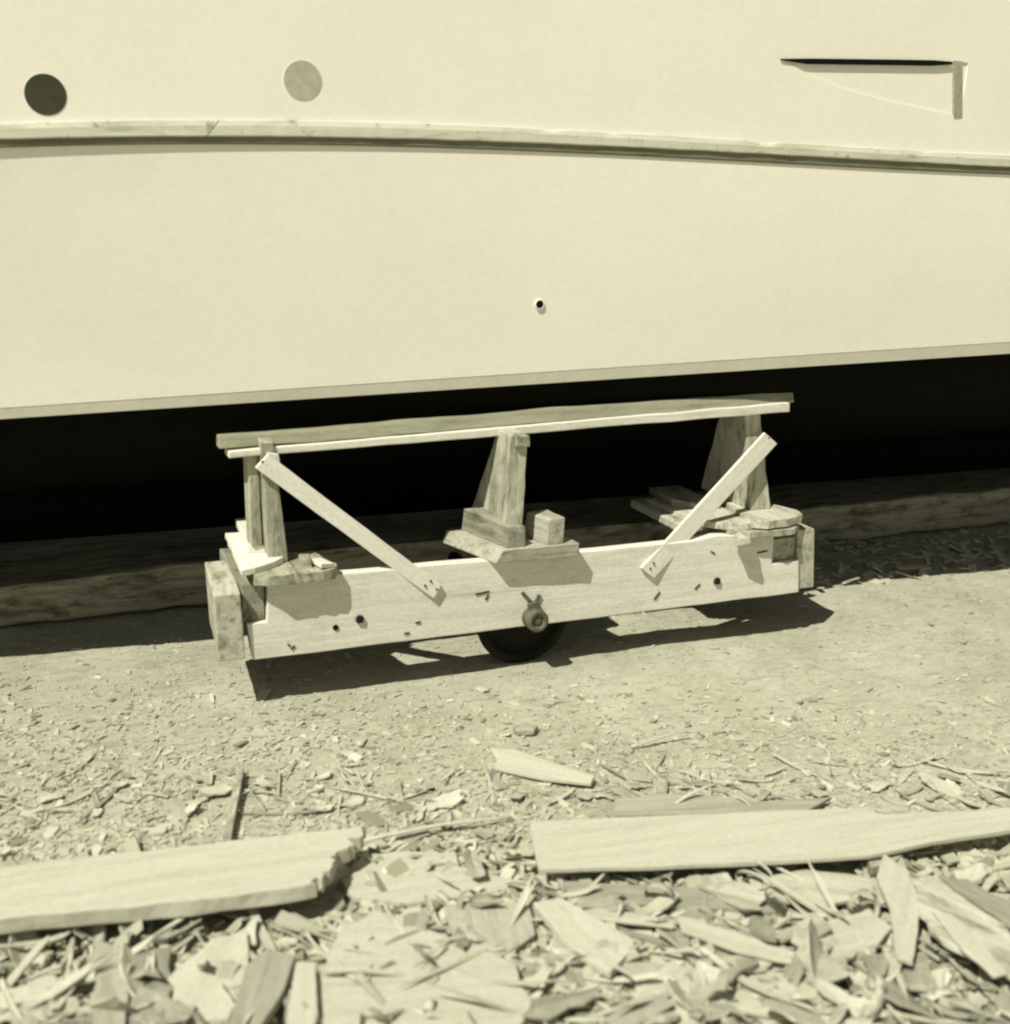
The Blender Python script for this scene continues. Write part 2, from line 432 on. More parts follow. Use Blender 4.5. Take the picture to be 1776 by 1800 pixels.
# rub rail: two lengths joined by a long scarf
def rail(name, xa, xb, scarf_a, scarf_b):
    bm = bmesh.new(); n = max(2, int((xb - xa) / 0.03)); rings = []
    for i in range(n + 1):
        x = xa + (xb - xa) * i / n
        y = Yr(x); lo, hi = z_rlo(x), z_rhi(x); j = 0.0015 * noise.noise(Vector((x * 9, 1, 2))) + 0.001 * noise.noise(Vector((x * 40, 4, 2)))
        chip = max(0.0, noise.noise(Vector((x * 6.0, 7.7, 0))) - 0.35) * 0.03
        sh = lambda z: x + (scarf_a * (1 - i / n) ** 6 + scarf_b * (i / n) ** 6) * (z - lo) / (hi - lo)
        prof = [(y + 0.02, lo + 0.001 + j), (y - 0.012 + j, lo + 0.001 + j), (y - 0.015 + j, lo + 0.005 + j), (y - 0.015 + j, hi - 0.022), (y - 0.010 + j, hi - 0.006 - chip), (y + 0.02, hi - chip * 0.5)]
        rings.append([bm.verts.new((sh(b), min(a, YK), b)) for a, b in prof])
    for a, b in zip(rings, rings[1:]):
        for k in range(5): bm.faces.new((a[k], b[k], b[k + 1], a[k + 1]))
    bm.faces.new(rings[0]); bm.faces.new(rings[-1][::-1])
    return place(name, bm, M_rail, boat, Matrix.Translation(((xa + xb) / 2, Yr((xa + xb) / 2), 1.75)))
sx = hit(372, 225, Yr).x
r1 = rail('rub_rail', X0, sx - 0.02, 0, 0.045); r2 = rail('rub_rail', sx - 0.017, X1, 0.045, 0)
r1['label'] = 'rub rail length ending in a scarf joint'; r2['label'] = 'worn rub rail length with chipped upper edge'
def rail_shade(xa, xb):
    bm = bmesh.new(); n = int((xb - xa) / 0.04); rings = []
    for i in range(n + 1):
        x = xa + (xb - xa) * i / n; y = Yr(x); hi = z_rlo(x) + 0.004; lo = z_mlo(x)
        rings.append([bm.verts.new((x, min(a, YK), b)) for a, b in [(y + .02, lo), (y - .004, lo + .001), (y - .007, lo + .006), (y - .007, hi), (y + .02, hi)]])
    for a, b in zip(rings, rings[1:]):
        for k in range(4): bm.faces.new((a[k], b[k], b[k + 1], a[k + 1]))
    return place('rail_shade_strip', bm, M_rail_shade, boat, Matrix.Translation(((xa + xb) / 2, Yr((xa + xb) / 2), 1.7)))
rail_shade(X0, X1)['label'] = 'dark strip painted as the shade under the rub rail'  # dark strip added to draw the shaded band below the rail
# portholes
def porthole(px, py, rpx, glass, lab):
    p = hit(px, py, Yw); r = (hit(px + rpx, py, Yw) - p).length
    sl = (Yw(p.x + .05) - Yw(p.x - .05)) / 0.1; nrm = Vector((sl, -1, 0)).normalized()
    f = lathe('porthole', p, nrm, [(r * 1.025, -0.02), (r * 1.025, 0.0006), (r * 1.02, 0.001), (r * 1.0, 0.001), (r * 0.98, 0.0005), (r * 0.98, -0.02)], M_white, boat, 40, closed=True)
    f['label'] = lab
    g = lathe('glass', p, nrm, [(r * 1.0, -0.01), (r * 1.0, 0.0016)], glass, None, 40, smooth=False)
    mw = g.matrix_basis.copy(); bpy.context.view_layer.update(); g.parent = f; g.matrix_basis = f.matrix_world.inverted() @ mw
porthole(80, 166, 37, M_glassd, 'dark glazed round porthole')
porthole(532, 141, 33, M_glassl, 'pale round porthole')
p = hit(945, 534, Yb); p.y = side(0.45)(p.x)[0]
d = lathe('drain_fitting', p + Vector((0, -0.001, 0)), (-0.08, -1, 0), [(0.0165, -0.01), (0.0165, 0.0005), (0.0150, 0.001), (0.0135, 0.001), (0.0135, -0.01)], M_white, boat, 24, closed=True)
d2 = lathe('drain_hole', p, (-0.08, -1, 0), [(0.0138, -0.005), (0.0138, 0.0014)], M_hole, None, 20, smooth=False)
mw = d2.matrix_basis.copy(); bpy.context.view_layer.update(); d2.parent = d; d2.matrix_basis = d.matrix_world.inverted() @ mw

# ------------------------------------------------------------------ timber under the keel
def tz(px, py, y): return onY(px, py, y).z
zA = tz(90, 1018, 1.0); zB = tz(1688, 868, 1.0); xA = onY(90, 1018, 1.0).x; xB = onY(1688, 868, 1.0).x
sl = (zB - zA) / (xB - xA)
def zt_(x): return zA + sl * (x - xA)
kt = empty('keel_timber', (0.5, 1.2, 0), 'long dark squared timber on the ground under the boat keel', 'timber')
hexa('timber_log', [(-4.2, 1.0, 0.012), (5.2, 1.0, 0.012), (5.2, 1.62, 0.012), (-4.2, 1.62, 0.012)],
     [(-4.2, 1.0, zt_(-4.2)), (5.2, 1.0, zt_(5.2)), (5.2, 1.62, zt_(5.2)), (-4.2, 1.62, zt_(-4.2))], M_dark, kt, cuts=90, amp=0.022, freq=5.0, bevel=0.02)

# ------------------------------------------------------------------ cradle
cr = empty('boat_cradle', (0, 0.4, 0), 'low wheeled timber cradle with posts and diagonal braces propping the hull', 'cradle')
BT = 0.435                                   # top of the side beam
beam = prism('side_beam', [(-1.076, 0, .175), (1.07, 0, .180), (1.052, 0, .312), (.925, 0, .312), (.920, 0, .432), (.76, 0, .441), (.66, 0, .447), (.56, 0, .436), (.1, 0, .434), (-.5, 0, .437), (-1.026, 0, .436), (-1.030, 0, .302), (-1.094, 0, .300)],
      (0, 0.045, 0), M_fresh, cr, res=0.05, amp=0.0035, freq=6)
beam['label'] = 'pale thick side beam with notched ends'
# cross timbers lying in the notches, outer end timbers, rear beam
c1 = box('cross_timber', -1.104, -1.034, 0.016, 0.42, .305, .428, M_grey, cr, skew=(0.0, 0))
c2 = box('cross_timber', .932, 1.045, 0.022, 0.60, .317, .405, M_grey, cr)
box('end_timber', -1.186, -1.104, -0.02, 0.33, .192, .413, M_mid, cr, skew=(0.028, -0.012))
box('end_timber', 1.071, 1.152, 0.012, 0.55, .190, .436, M_mid, cr, skew=(0.0, -0.030))
tag(box('squared_balk', -.82, .86, .80, .98, .004, .266, M_grey, None, amp=0.007, cuts=20, freq=5), 'grey squared balk lying in the shade behind the cradle', 'timber')
# left sill boards
prism('sill_board', [(-1.113, -.034, .494), (-1.07, -.022, .494), (-1.03, .0, .494), (-.995, .025, .494), (-.962, .06, .494), (-.955, .12, .494), (-.975, .38, .494), (-1.09, .38, .494)], (0, 0, -.022), M_fresh, cr, grain=(0, 1, 0), res=.03, amp=.004, freq=30)
prism('sill_board', [(-1.058, .13, .520), (-.99, .12, .520), (-.98, .46, .520), (-1.04, .46, .520)], (0, 0, -.026), M_fresh, cr, grain=(0, 1, 0), res=.04, amp=.003, freq=20)
sp = prism('splintered_board', [(-1.075, -.03, .473), (-1.03, -.052, .473), (-.985, -.055, .473), (-.93, -.05, .473), (-.86, -.054, .473), (-.815, -.035, .473), (-.80, .0, .473), (-.84, .16, .473), (-1.03, .18, .473), (-1.06, .04, .473)], (0, 0, -.036), M_grey, cr, grain=(0, 1, 0), res=0.018, amp=0.008, freq=26, bevel=0.003)
sp['label'] = 'splintered weathered board over the left notch'
hexa('packing_block', [(-.932, -.012, .470), (-.885, -.018, .470), (-.875, .04, .470), (-.922, .045, .470)], [(-.928, -.008, .508), (-.892, -.012, .508), (-.882, .035, .508), (-.918, .04, .508)], M_grey, cr, amp=0.003, cuts=2)
prism('splinter_chip', [(-.865, -.05, .495), (-.82, -.03, .488), (-.85, .03, .492), (-.88, .01, .496)], (0, 0, -.015), M_fresh, cr, amp=0.002, res=0.02, freq=40, bevel=0.002)
# posts: knee-shaped boards, upright in front and sloped behind
def knee(xa, xb, yf, zb0, zt0, ytop, ybase, lean, leany, mat, lab=None, xt=None):
    xt = xt or (xa + lean, xb + lean)
    pr = [(yf, zb0), (yf + leany, zt0), (ytop + leany, zt0 + 0.006), (ybase, zb0 + 0.02), (ybase + 0.004, zb0)]
    def X(z, lo, hi): return lo + (hi - lo) * (z - zb0) / (zt0 - zb0)
    SEED[0] += 1
    bm = bmesh.new()
    A = [bm.verts.new((X(z, xa, xt[0]), y, z)) for y, z in pr]; B = [bm.verts.new((X(z, xb, xt[1]), y, z)) for y, z in pr]
    bm.faces.new(A); bm.faces.new(B[::-1])
    for i in range(5): bm.faces.new((A[i], B[i], B[(i + 1) % 5], A[(i + 1) % 5]))
    bmesh.ops.recalc_face_normals(bm, faces=bm.faces)
    bmesh.ops.bevel(bm, geom=list(bm.edges), offset=0.004, segments=2, profile=0.6, affect='EDGES')
    bmesh.ops.subdivide_edges(bm, edges=[e for e in bm.edges if e.calc_length() > 0.12], cuts=7, use_grid_fill=True)
    roughen(bm, 0.006, 14, SEED[0])
    bmesh.ops.triangulate(bm, faces=[f for f in bm.faces if len(f.verts) > 4])
    o = place('post', bm, mat, cr, frame_from(Vector(((xa + xb) / 2, yf, zb0)), (lean, leany, zt0 - zb0), Vector((0, 1, 0))))
    if lab: o['label'] = lab
    return o
knee(-1.008, -.944, .066, .474, .868, .12, .30, 0, .01, M_grey, 'narrow weathered post at the left end', xt=(-1.024, -.984))
box('post_board', -1.052, -1.016, .115, .19, .52, .846, M_grey, cr, skew=(0.0, -.008), grain=(0, 0, 1))
knee(-.214, -.146, .0, .50, .866, .10, .31, .006, .0, M_mid, 'broad tapered middle post with worn capping')
knee(.876, .966, .10, .505, .898, .24, .45, 0, .03, M_mid, 'broad leaning post at the right end', xt=(.822, .894))
hexa('post_cap', [(-.190, -.014, .830), (-.138, -.014, .830), (-.138, .05, .830), (-.190, .05, .830)], [(-.188, -.012, .868), (-.140, -.012, .868), (-.140, .05, .868), (-.188, .05, .868)], M_grey, cr, cuts=2)
# middle sill plank and chocks
hexa('sill_plank', [(-.262, -.040, .436), (.052, -.046, .436), (.03, .24, .436), (-.35, .24, .436)], [(-.238, -.050, .485), (.052, -.050, .485), (.03, .24, .485), (-.335, .24, .485)], M_mid, cr, grain=(1, 0, 0), amp=0.004, freq=14)
hexa('chock', [(-.218, -.036, .486), (-.146, -.032, .486), (-.20, .22, .486), (-.285, .22, .486)], [(-.216, -.030, .560), (-.148, -.028, .556), (-.21, .20, .573), (-.292, .19, .572)], M_grey, cr, amp=0.004, cuts=4, freq=16)
hexa('chock', [(-.070, -.040, .486), (-.006, -.036, .486), (-.03, .085, .486), (-.105, .085, .486)], [(-.064, -.034, .574), (.000, -.030, .578), (-.02, .08, .580), (-.098, .08, .576)], M_mid, cr, amp=0.004, cuts=3, freq=16)
# right packing boards, broken and stacked under the post
def slab3(name, pts, th, mat, parent, grain=(0, 1, 0), res=0.02, amp=0.007, freq=24, bevel=0.003):
    return prism(name, pts, (0, 0, -th), mat, parent, grain=grain, res=res, amp=amp, freq=freq, bevel=bevel)
slab3('packing_board', [(.72, .02, .462), (.80, -.035, .462), (.90, -.048, .462), (.985, -.04, .462), (1.03, -.01, .466), (1.02, .2, .468), (.84, .36, .462), (.74, .3, .462)], .024, M_grey, cr)
slab3('packing_board', [(.62, .10, .486), (.70, .03, .486), (.79, -.01, .488), (.84, .0, .49), (.82, .3, .49), (.70, .46, .486), (.60, .42, .486)], .026, M_mid, cr)
slab3('packing_board', [(.80, -.01, .503), (.86, -.04, .502), (.96, -.035, .503), (1.04, -.01, .506), (1.06, .06, .506), (1.0, .2, .506), (.86, .26, .505), (.82, .12, .503)], .034, M_mid, cr)
slab3('packing_board', [(.55, .12, .472), (.62, .08, .472), (.69, .10, .474), (.66, .48, .474), (.56, .48, .474)], .03, M_mid, cr)
slab3('packing_board', [(.64, .30, .513), (.72, .22, .513), (.80, .20, .514), (.80, .5, .514), (.66, .5, .514)], .026, M_grey, cr)
slab3('splinter_chip', [(.715, -.06, .447), (.755, -.075, .458), (.775, -.05, .468), (.76, -.01, .465), (.72, -.02, .452)], .028, M_mid, cr, res=0.012, freq=40)
# bearing boards under the bilge
def face_board(name, q, ys, th, mat, lean=0.0, lab=None, **kw):
    """q = front face corners in the photograph: left-top, right-top, right-bottom, left-bottom; ys = depth of each"""
    P = [onY(a, b, y) for (a, b), y in zip(q, ys)]
    t = Vector((0, th, 0))
    o = hexa(name, [P[3], P[2], P[2] + t, P[3] + t], [P[0], P[1], P[1] + t, P[0] + t], mat, cr, **kw)
    if lab: o['label'] = lab
    return o
face_board('bearer_board', [(385, 769), (1394, 686), (1397, 707), (385, 790)], (.125, .125, .105, .105), .045, M_bearer_shade, cuts=40, amp=0.004, freq=7, grain=(1, 0, 0), lab='upper bearer board against the bilge')
face_board('bearer_board', [(403, 794), (1389, 708), (1389, 724), (403, 806)], (.088,) * 4, .07, M_fresh, cuts=40, amp=0.003, freq=7, grain=(1, 0, 0), lab='lower bearer board resting on the posts')
# diagonal braces nailed to beam and posts
bl = face_board('brace', [(472, 799), (776, 1029), (763, 1053), (449, 823)], (.050, -.016, -.016, .050), .014, M_brace, cuts=8, amp=0.0012, grain=(.55, -.07, -.46), bevel=0.0025)
br = face_board('brace', [(1346, 761), (1367, 780), (1150, 1017), (1128, 999)], (.082, .082, -.016, -.016), .014, M_brace, cuts=8, amp=0.0012, grain=(-.55, -.1, -.46), bevel=0.0025)
bl['label'] = 'clean batten brace falling to the right'; br['label'] = 'clean batten brace rising to the right'
face_board('cleat', [(470, 796), (490, 798), (497, 835), (470, 835)], (.0645,) * 4, .012, M_brace, cuts=0, amp=0.001)
# bolts, bolt hole, nails
def bolt(px, py):
    p = onY(px, py, 0.0)
    w = lathe('bolt', p, (0, -1, 0), [(0.015, -0.01), (0.015, 0.002), (0.013, 0.003)], M_iron, cr, 20)
    q = hexa('nut', [(p.x - .012, -.010, p.z - .010), (p.x + .010, -.010, p.z - .013), (p.x + .010, -.004, p.z - .013), (p.x - .012, -.004, p.z - .010)], [(p.x - .010, -.010, p.z + .013), (p.x + .012, -.010, p.z + .010), (p.x + .012, -.004, p.z + .010), (p.x - .010, -.004, p.z + .013)], M_irondark, None, cuts=0, amp=0, bevel=0.002)
    mw = q.matrix_basis.copy(); bpy.context.view_layer.update(); q.parent = w; q.matrix_basis = w.matrix_world.inverted() @ mw
bolt(632, 1088); bolt(1260, 1021)
for a, b, y in ((758, 1022, -.0165), (748, 1030, -.0165), (768, 1036, -.0165), (470, 818, .0495), (462, 812, .0495), (1150, 990, -.0165), (1144, 1000, -.0165), (1345, 776, .0815), (1352, 770, .0815)):
    lathe('nail_head', onY(a, b, y), (0, -1, 0), [(.0036, -.004), (.0036, .0008), (.002, .0014)], M_irondark, cr, 10)
h = onY(590, 1103, 0.0); lathe('bolt_hole', h, (0, -1, 0), [(0.010, -0.01), (0.0095, 0.0035)], M_hole, cr, 16, smooth=False)
def nail(px, py, ang, ln):
    p = onY(px, py, 0.0); d = Vector((math.cos(ang), 0, math.sin(ang))) * ln / 2; n = Vector((-d.z, 0, d.x)).normalized() * 0.0022
    hexa('bent_nail', [p - d - n + Vector((0, -.004, 0)), p + d - n + Vector((0, -.0035, 0)), p + d - n + Vector((0, .01, 0)), p - d - n + Vector((0, .01, 0))],
         [p - d + n + Vector((0, -.004, 0)), p + d + n + Vector((0, -.0035, 0)), p + d + n + Vector((0, .01, 0)), p - d + n + Vector((0, .01, 0))], M_irondark, cr, cuts=0, amp=0, bevel=0)
for a in ((1253, 971, -.5, .022), (1340, 970, .1, .045), (1155, 1047, .9, .035), (1226, 1031, .7, .028), (515, 1138, .8, .016), (508, 1134, -.7, .012), (848, 1042, .12, .05), (856, 1050, 1.0, .02), (735, 1094, .1, .018), (715, 1113, .1, .018)): nail(*a)
# wheel, axle stub and forked strap
wc = Vector((-.085, .12, .186)); R_ = .186
wheel = lathe('wheel', wc, (0, -1, 0), [(R_, .03), (R_ - .004, .034), (R_ - .03, .034), (R_ - .035, .012), (.06, .008), (.055, .034), (.03, .036), (.03, -.03), (.055, -.03), (R_ - .035, -.01), (R_ - .03, -.026), (R_ - .012, -.026), (R_ - .010, .018)], M_irondark, cr, 44, closed=True)
lathe('axle', Vector((-.085, .12, .186)), (0, -1, 0), [(.026, -.82), (.026, .10)], M_irondark, cr, 18)
ax_p = onY(943, 1090, -.035)
lathe('axle_bearing', Vector((ax_p.x, 0.0, ax_p.z)), (0, -1, 0), [(.040, -.005), (.040, .052), (.036, .056), (.024, .056), (.022, .048), (.012, .048), (.011, .052)], M_iron, cr, 28)
def strip(name, pts, w, mat, y=-.008, th=.012):
    for a, b in zip(pts, pts[1:]):
        P = onY(*a, y); Q = onY(*b, y); d = (Q - P).normalized(); n = Vector((-d.z, 0, d.x)) * w; t = Vector((0, th, 0))
        hexa(name, [P - n, Q - n, Q - n + t, P - n + t], [P + n, Q + n, Q + n + t, P + n + t], mat, cr, cuts=0, amp=0, bevel=.002)
strip('strap_fork', [(919, 1042), (937, 1062)], .006, M_iron)
strip('strap_fork', [(950, 1046), (942, 1062)], .006, M_iron)
strip('axle_strap', [(939, 1060), (942, 1082)], .020, M_iron, y=-.016, th=.018)

# ------------------------------------------------------------------ planks and offcuts lying on the ground
def gz(p): return ground_h(p.x, p.y)
def slab(name, px, zt, th, mat, label, cat, grain=None, res=0.03, amp=0.004, freq=18, bevel=0.003, group=None, ztilt=None):
    """outline read from the photograph, laid at its height above the ground, with real thickness"""
    pts = []
    for i, (a, b) in enumerate(px):
        z = zt if ztilt is None else ztilt[i]
        pts.append(onZ(a, b, z))
    if grain is None:
        e = max(((pts[(i + 1) % len(pts)] - pts[i]) for i in range(len(pts))), key=lambda v: v.length); grain = (e.x, e.y, 0)
    o = prism(name, pts, (0, 0, -th), mat, None, grain=grain, res=res, amp=amp, freq=freq, bevel=bevel)
    return tag(o, label, cat, group)
jr = random.Random(3)
JAG = [(642 - 94 * t + jr.choice((-1, 1)) * jr.uniform(1, 10), 1451 + 106 * t + jr.uniform(-4, 4)) for t in [jr.uniform(i, i + .7) / 24 for i in range(1, 24)]]
slab('thick_plank', [(-140, 1545), (90, 1512), (300, 1490), (500, 1467), (642, 1451)] + JAG + [(535, 1557), (420, 1573), (250, 1592), (90, 1606), (-140, 1628)] , .115, .040, M_plank, 'thick pale plank with a splintered slanting end', 'plank', res=.03, amp=.008, freq=11)
slab('sawn_plank', [(932, 1442), (1100, 1436), (1300, 1428), (1525, 1418), (1545, 1432), (1700, 1424), (1900, 1412), (1900, 1440), (1640, 1479), (1530, 1503), (1380, 1512), (1150, 1522), (947, 1527), (938, 1490)], .082, .014, M_plank, 'long pale sawn plank with a square end and tapering tail', 'plank', res=.04, amp=.003, freq=8)
slab('stake', [(418, 1346), (429, 1350), (406, 1470), (391, 1468)], .035, .02, M_mid, 'thin pointed stake lying on sawdust behind the thick plank', 'stake', res=.03, amp=.002)
slab('shingle', [(862, 1314), (908, 1318), (980, 1342), (1046, 1364), (1040, 1377), (960, 1368), (868, 1348), (875, 1334)], .022, .012, M_plank, 'pale wedge-shaped shingle lying flat on the sawdust', 'shingle', res=.03, amp=.003)
slab('short_board', [(640, 1503), (700, 1496), (802, 1499), (806, 1522), (870, 1538), (940, 1552), (860, 1568), (720, 1588), (620, 1575), (600, 1545)], .035, .018, M_plank, 'short split board sticking out from under the thick plank', 'board', res=.03, amp=.005)
slab('broad_offcut', [(600, 1632), (655, 1596), (702, 1610), (770, 1640), (835, 1664), (905, 1690), (930, 1760), (900, 1850), (600, 1860), (548, 1740)], .055, .022, M_plank, 'broad flat pale offcut in the foreground litter', 'offcut', res=.015, amp=.012, freq=14)
slab('square_ended_board', [(938, 1586), (985, 1577), (1050, 1612), (1116, 1652), (1108, 1672), (1074, 1709), (1056, 1700), (990, 1648)], .075, .020, M_plank, 'short diagonal board with a clean cut corner end', 'board', res=.03, amp=.003)
slab('long_sliver', [(990, 1548), (1120, 1556), (1270, 1563), (1380, 1586), (1372, 1602), (1250, 1596), (1100, 1586), (1000, 1566)], .045, .012, M_chip, 'long flat sliver under the edge of the sawn plank', 'sliver', res=.03, amp=.005)
slab('long_sliver', [(1000, 1590), (1090, 1600), (1190, 1618), (1186, 1630), (1080, 1618), (1000, 1604)], .065, .008, M_plank, 'narrow split sliver ending beside the clean cut board', 'sliver', res=.03, amp=.003)
slab('long_sliver', [(1190, 1610), (1330, 1648), (1400, 1672), (1392, 1690), (1300, 1672), (1200, 1636)], .07, .010, M_plank, 'raised pale sliver with a dark hollow below it', 'sliver', res=.03, amp=.004)
slab('bark_slab', [(1604, 1542), (1640, 1540), (1690, 1560), (1740, 1600), (1790, 1650), (1830, 1720), (1800, 1722), (1740, 1690), (1690, 1668), (1650, 1650), (1618, 1600)], .095, .016, M_mid, 'large weathered bark slab with deep grain at the litter edge', 'slab', grain=(0.5, -1, 0), res=.015, amp=.014, freq=24)
slab('bark_strip', [(1650, 1536), (1700, 1546), (1790, 1590), (1850, 1640), (1840, 1662), (1780, 1628), (1700, 1576)], .108, .010, M_chip, 'ragged bark strip lying over the large bark slab', 'bark', res=.015, amp=.010, freq=26)
slab('bark_strip', [(1640, 1600), (1672, 1606), (1730, 1660), (1770, 1712), (1750, 1716), (1690, 1664)], .106, .008, M_plank, 'thin pale strip split along the large bark slab', 'bark', res=.015, amp=.008, freq=26)
slab('bark_slab', [(1556, 1500), (1600, 1530), (1618, 1600), (1606, 1690), (1576, 1680), (1566, 1600), (1540, 1540)], .09, .014, M_plank, 'narrow pale slab lying beside the bark slab', 'slab', res=.02, amp=.006)
slab('scrap_board', [(165, 1652), (216, 1660), (224, 1720), (226, 1830), (160, 1830), (168, 1730)], .06, .015, M_chip, 'narrow scrap board in the shade of the thick plank', 'board', res=.015, amp=.012)
slab('scrap_board', [(222, 1668), (300, 1664), (300, 1830), (232, 1830)], .05, .012, M_chip, 'wider scrap board next to the narrow scrap', 'board', res=.015, amp=.012)
slab('split_offcut', [(300, 1720), (370, 1650), (430, 1640), (440, 1700), (400, 1790), (300, 1800)], .06, .02, M_plank, 'angular split offcut in front of the thick plank', 'offcut', res=.015, amp=.012)
slab('split_offcut', [(430, 1700), (470, 1665), (520, 1680), (500, 1740), (440, 1830), (400, 1810)], .085, .02, M_chip, 'tilted split offcut with dark gap beneath, near the broad offcut', 'offcut', res=.03, amp=.004)
slab('batten_end', [(520, 1690), (556, 1690), (560, 1780), (545, 1830), (500, 1830)], .075, .018, M_plank, 'short batten end lying beside the broad offcut', 'batten', res=.03, amp=.003)
slab('flat_scrap', [(780, 1590), (850, 1580), (930, 1590), (940, 1640), (870, 1690), (800, 1660)], .05, .012, M_chip, 'flat scrap between the broad offcut and the cut board', 'scrap', res=.03, amp=.006)
slab('flat_scrap', [(1120, 1700), (1240, 1640), (1330, 1690), (1450, 1680), (1440, 1760), (1300, 1830), (1140, 1800)], .035, .012, M_plank, 'wide thin scrap below the raised sliver', 'scrap', res=.03, amp=.007)
slab('flat_scrap', [(1340, 1540), (1420, 1528), (1530, 1540), (1540, 1570), (1460, 1590), (1350, 1580)], .045, .012, M_chip, 'flat scrap below the tapering tail of the sawn plank', 'scrap', res=.03, amp=.005)
slab('split_offcut', [(1450, 1620), (1530, 1600), (1570, 1630), (1540, 1670), (1470, 1670)], .06, .018, M_plank, 'blocky split offcut beside the narrow pale slab', 'offcut', res=.03, amp=.005)
slab('dark_wedge', [(1522, 1500), (1572, 1484), (1588, 1500), (1570, 1518), (1530, 1524)], .058, .03, M_grey, 'grey wedge tucked under the tail of the sawn plank', 'wedge', res=.02, amp=.004)
slab('flat_scrap', [(1080, 1404), (1200, 1392), (1330, 1408), (1460, 1400), (1420, 1424), (1200, 1432), (1080, 1432)], .03, .010, M_chip, 'thin scrap behind the long sawn plank', 'scrap', res=.03, amp=.005)
slab('wood_lump', [(902, 1276), (925, 1270), (946, 1276), (940, 1284), (910, 1284)], .02, .018, M_grey, 'small dark lump lying on the open sawdust', 'lump', res=.01, amp=.004, freq=40)

# crossed sticks near the plank's back edge
def stick(p, q, r, mat, label, name='stick'):
    P, Q = Vector(p), Vector(q); d = (Q - P); n = 8; vs = []; fs = []; fr = frame_from(P, d); inv = fr.inverted()
    for i in range(n + 1):
        t = i / n; c = P + d * t + Vector((0, 0, 0.012 * math.sin(t * 3 + r * 900)))
        for k in range(6):
            a = k * math.pi / 3; rr = r * (1 - 0.35 * t) * (1 + 0.2 * math.sin(i * 2.1 + k))
            vs.append(inv @ (c + (fr.to_3x3() @ Vector((0, math.cos(a) * rr, math.sin(a) * rr * 0.6)))))
    for i in range(n):
        for k in range(6): fs.append((i * 6 + k, i * 6 + (k + 1) % 6, (i + 1) * 6 + (k + 1) % 6, (i + 1) * 6 + k))
    fs += [tuple(range(6))[::-1], tuple(n * 6 + k for k in range(6))]
    o = link(name, mesh(name, vs, fs, True), mat); o.matrix_basis = fr; return tag(o, label, 'stick')
stick(onZ(1170, 1425, .012), onZ(1262, 1378, .06), .007, M_chip, 'stick leaning over a little heap behind the sawn plank')
stick(onZ(1280, 1388, .05), onZ(1322, 1426, .015), .006, M_chip, 'short stick crossing down towards the sawn plank')
stick(onZ(640, 1478, .03), onZ(900, 1438, .02), .007, M_plank, 'long thin stick between the thick plank and the sawn plank')
stick(onZ(1110, 1308, .012), onZ(1210, 1292, .012), .006, M_plank, 'thin pale stick lying out on the open sawdust')

# ------------------------------------------------------------------ chips, splinters and shavings, one by one
def chip_mesh(name, rng, L, Wd, th):
    """split flake: ragged ends, uneven width, bent, cupped and twisted"""
    n = 6; cols = 3; bend = rng.uniform(-.5, .9); cup = rng.uniform(-.5, .8); tw = rng.uniform(-.6, .6); w = Wd; sh = 0.0; vs = []
    for i in range(n + 1):
        t = i / n * 2 - 1
        w = max(.35 * Wd, min(1.2 * Wd, w + rng.uniform(-.3, .3) * Wd)); ww = w * (rng.uniform(.25, .9) if i in (0, n) else 1.0); sh += rng.uniform(-.12, .12) * Wd
        for c in range(cols):
            u = c / (cols - 1) * 2 - 1
            x = L * t + (rng.uniform(-.22, .22) * L if i in (0, n) else 0); y = ww * u + sh + (rng.uniform(-.1, .1) * Wd)
            z = bend * L * .3 * (t * t - .4) + cup * Wd * .4 * (u * u - .4) + tw * .5 * y * t
            hh = th * rng.uniform(.4, 1.0) * (.35 if i in (0, n) else 1.0)
            vs += [(x, y, z + hh), (x, y, z - hh)]
    fs = []
    I = lambda i, c, s: (i * cols + c) * 2 + s
    for i in range(n):
        for c in range(cols - 1):
            fs += [(I(i, c, 0), I(i + 1, c, 0), I(i + 1, c + 1, 0), I(i, c + 1, 0)), (I(i, c, 1), I(i, c + 1, 1), I(i + 1, c + 1, 1), I(i + 1, c, 1))]
        fs += [(I(i, 0, 0), I(i, 0, 1), I(i + 1, 0, 1), I(i + 1, 0, 0)), (I(i, cols - 1, 0), I(i + 1, cols - 1, 0), I(i + 1, cols - 1, 1), I(i, cols - 1, 1))]
    for c in range(cols - 1):
        fs += [(I(0, c, 0), I(0, c + 1, 0), I(0, c + 1, 1), I(0, c, 1)), (I(n, c, 0), I(n, c, 1), I(n, c + 1, 1), I(n, c + 1, 0))]
    return mesh(name, vs, fs)
def shaving_mesh(name, rng):
    n = 14; w = rng.uniform(.008, .018); r = rng.uniform(.018, .045); turns = rng.uniform(.35, 1.25); vs = []; fs = []
    for i in range(n + 1):
        t = i / n; a = turns * 2 * math.pi * t; rr = r * (1 - .35 * t)
        x = rr * math.sin(a); z = r - rr * math.cos(a); y = t * w * 1.4
        for s in (0, 1):
            for th in (0, .0012): vs.append((x * (1 - th / r), y + (s - .5) * w, z + th))
    for i in range(n):
        a = i * 4; b = a + 4
        fs += [(a, b, b + 2, a + 2), (a + 1, a + 3, b + 3, b + 1), (a, a + 1, b + 1, b), (a + 2, b + 2, b + 3, a + 3)]
    fs += [(0, 2, 3, 1), (n * 4, n * 4 + 1, n * 4 + 3, n * 4 + 2)]
    return mesh(name, vs, fs, True)
rng = random.Random(5)
for m_list in (): pass
chips_m = [chip_mesh('wood_chip', rng, rng.uniform(.030, .075), rng.uniform(.012, .030), rng.uniform(.002, .006)) for _ in range(40)]
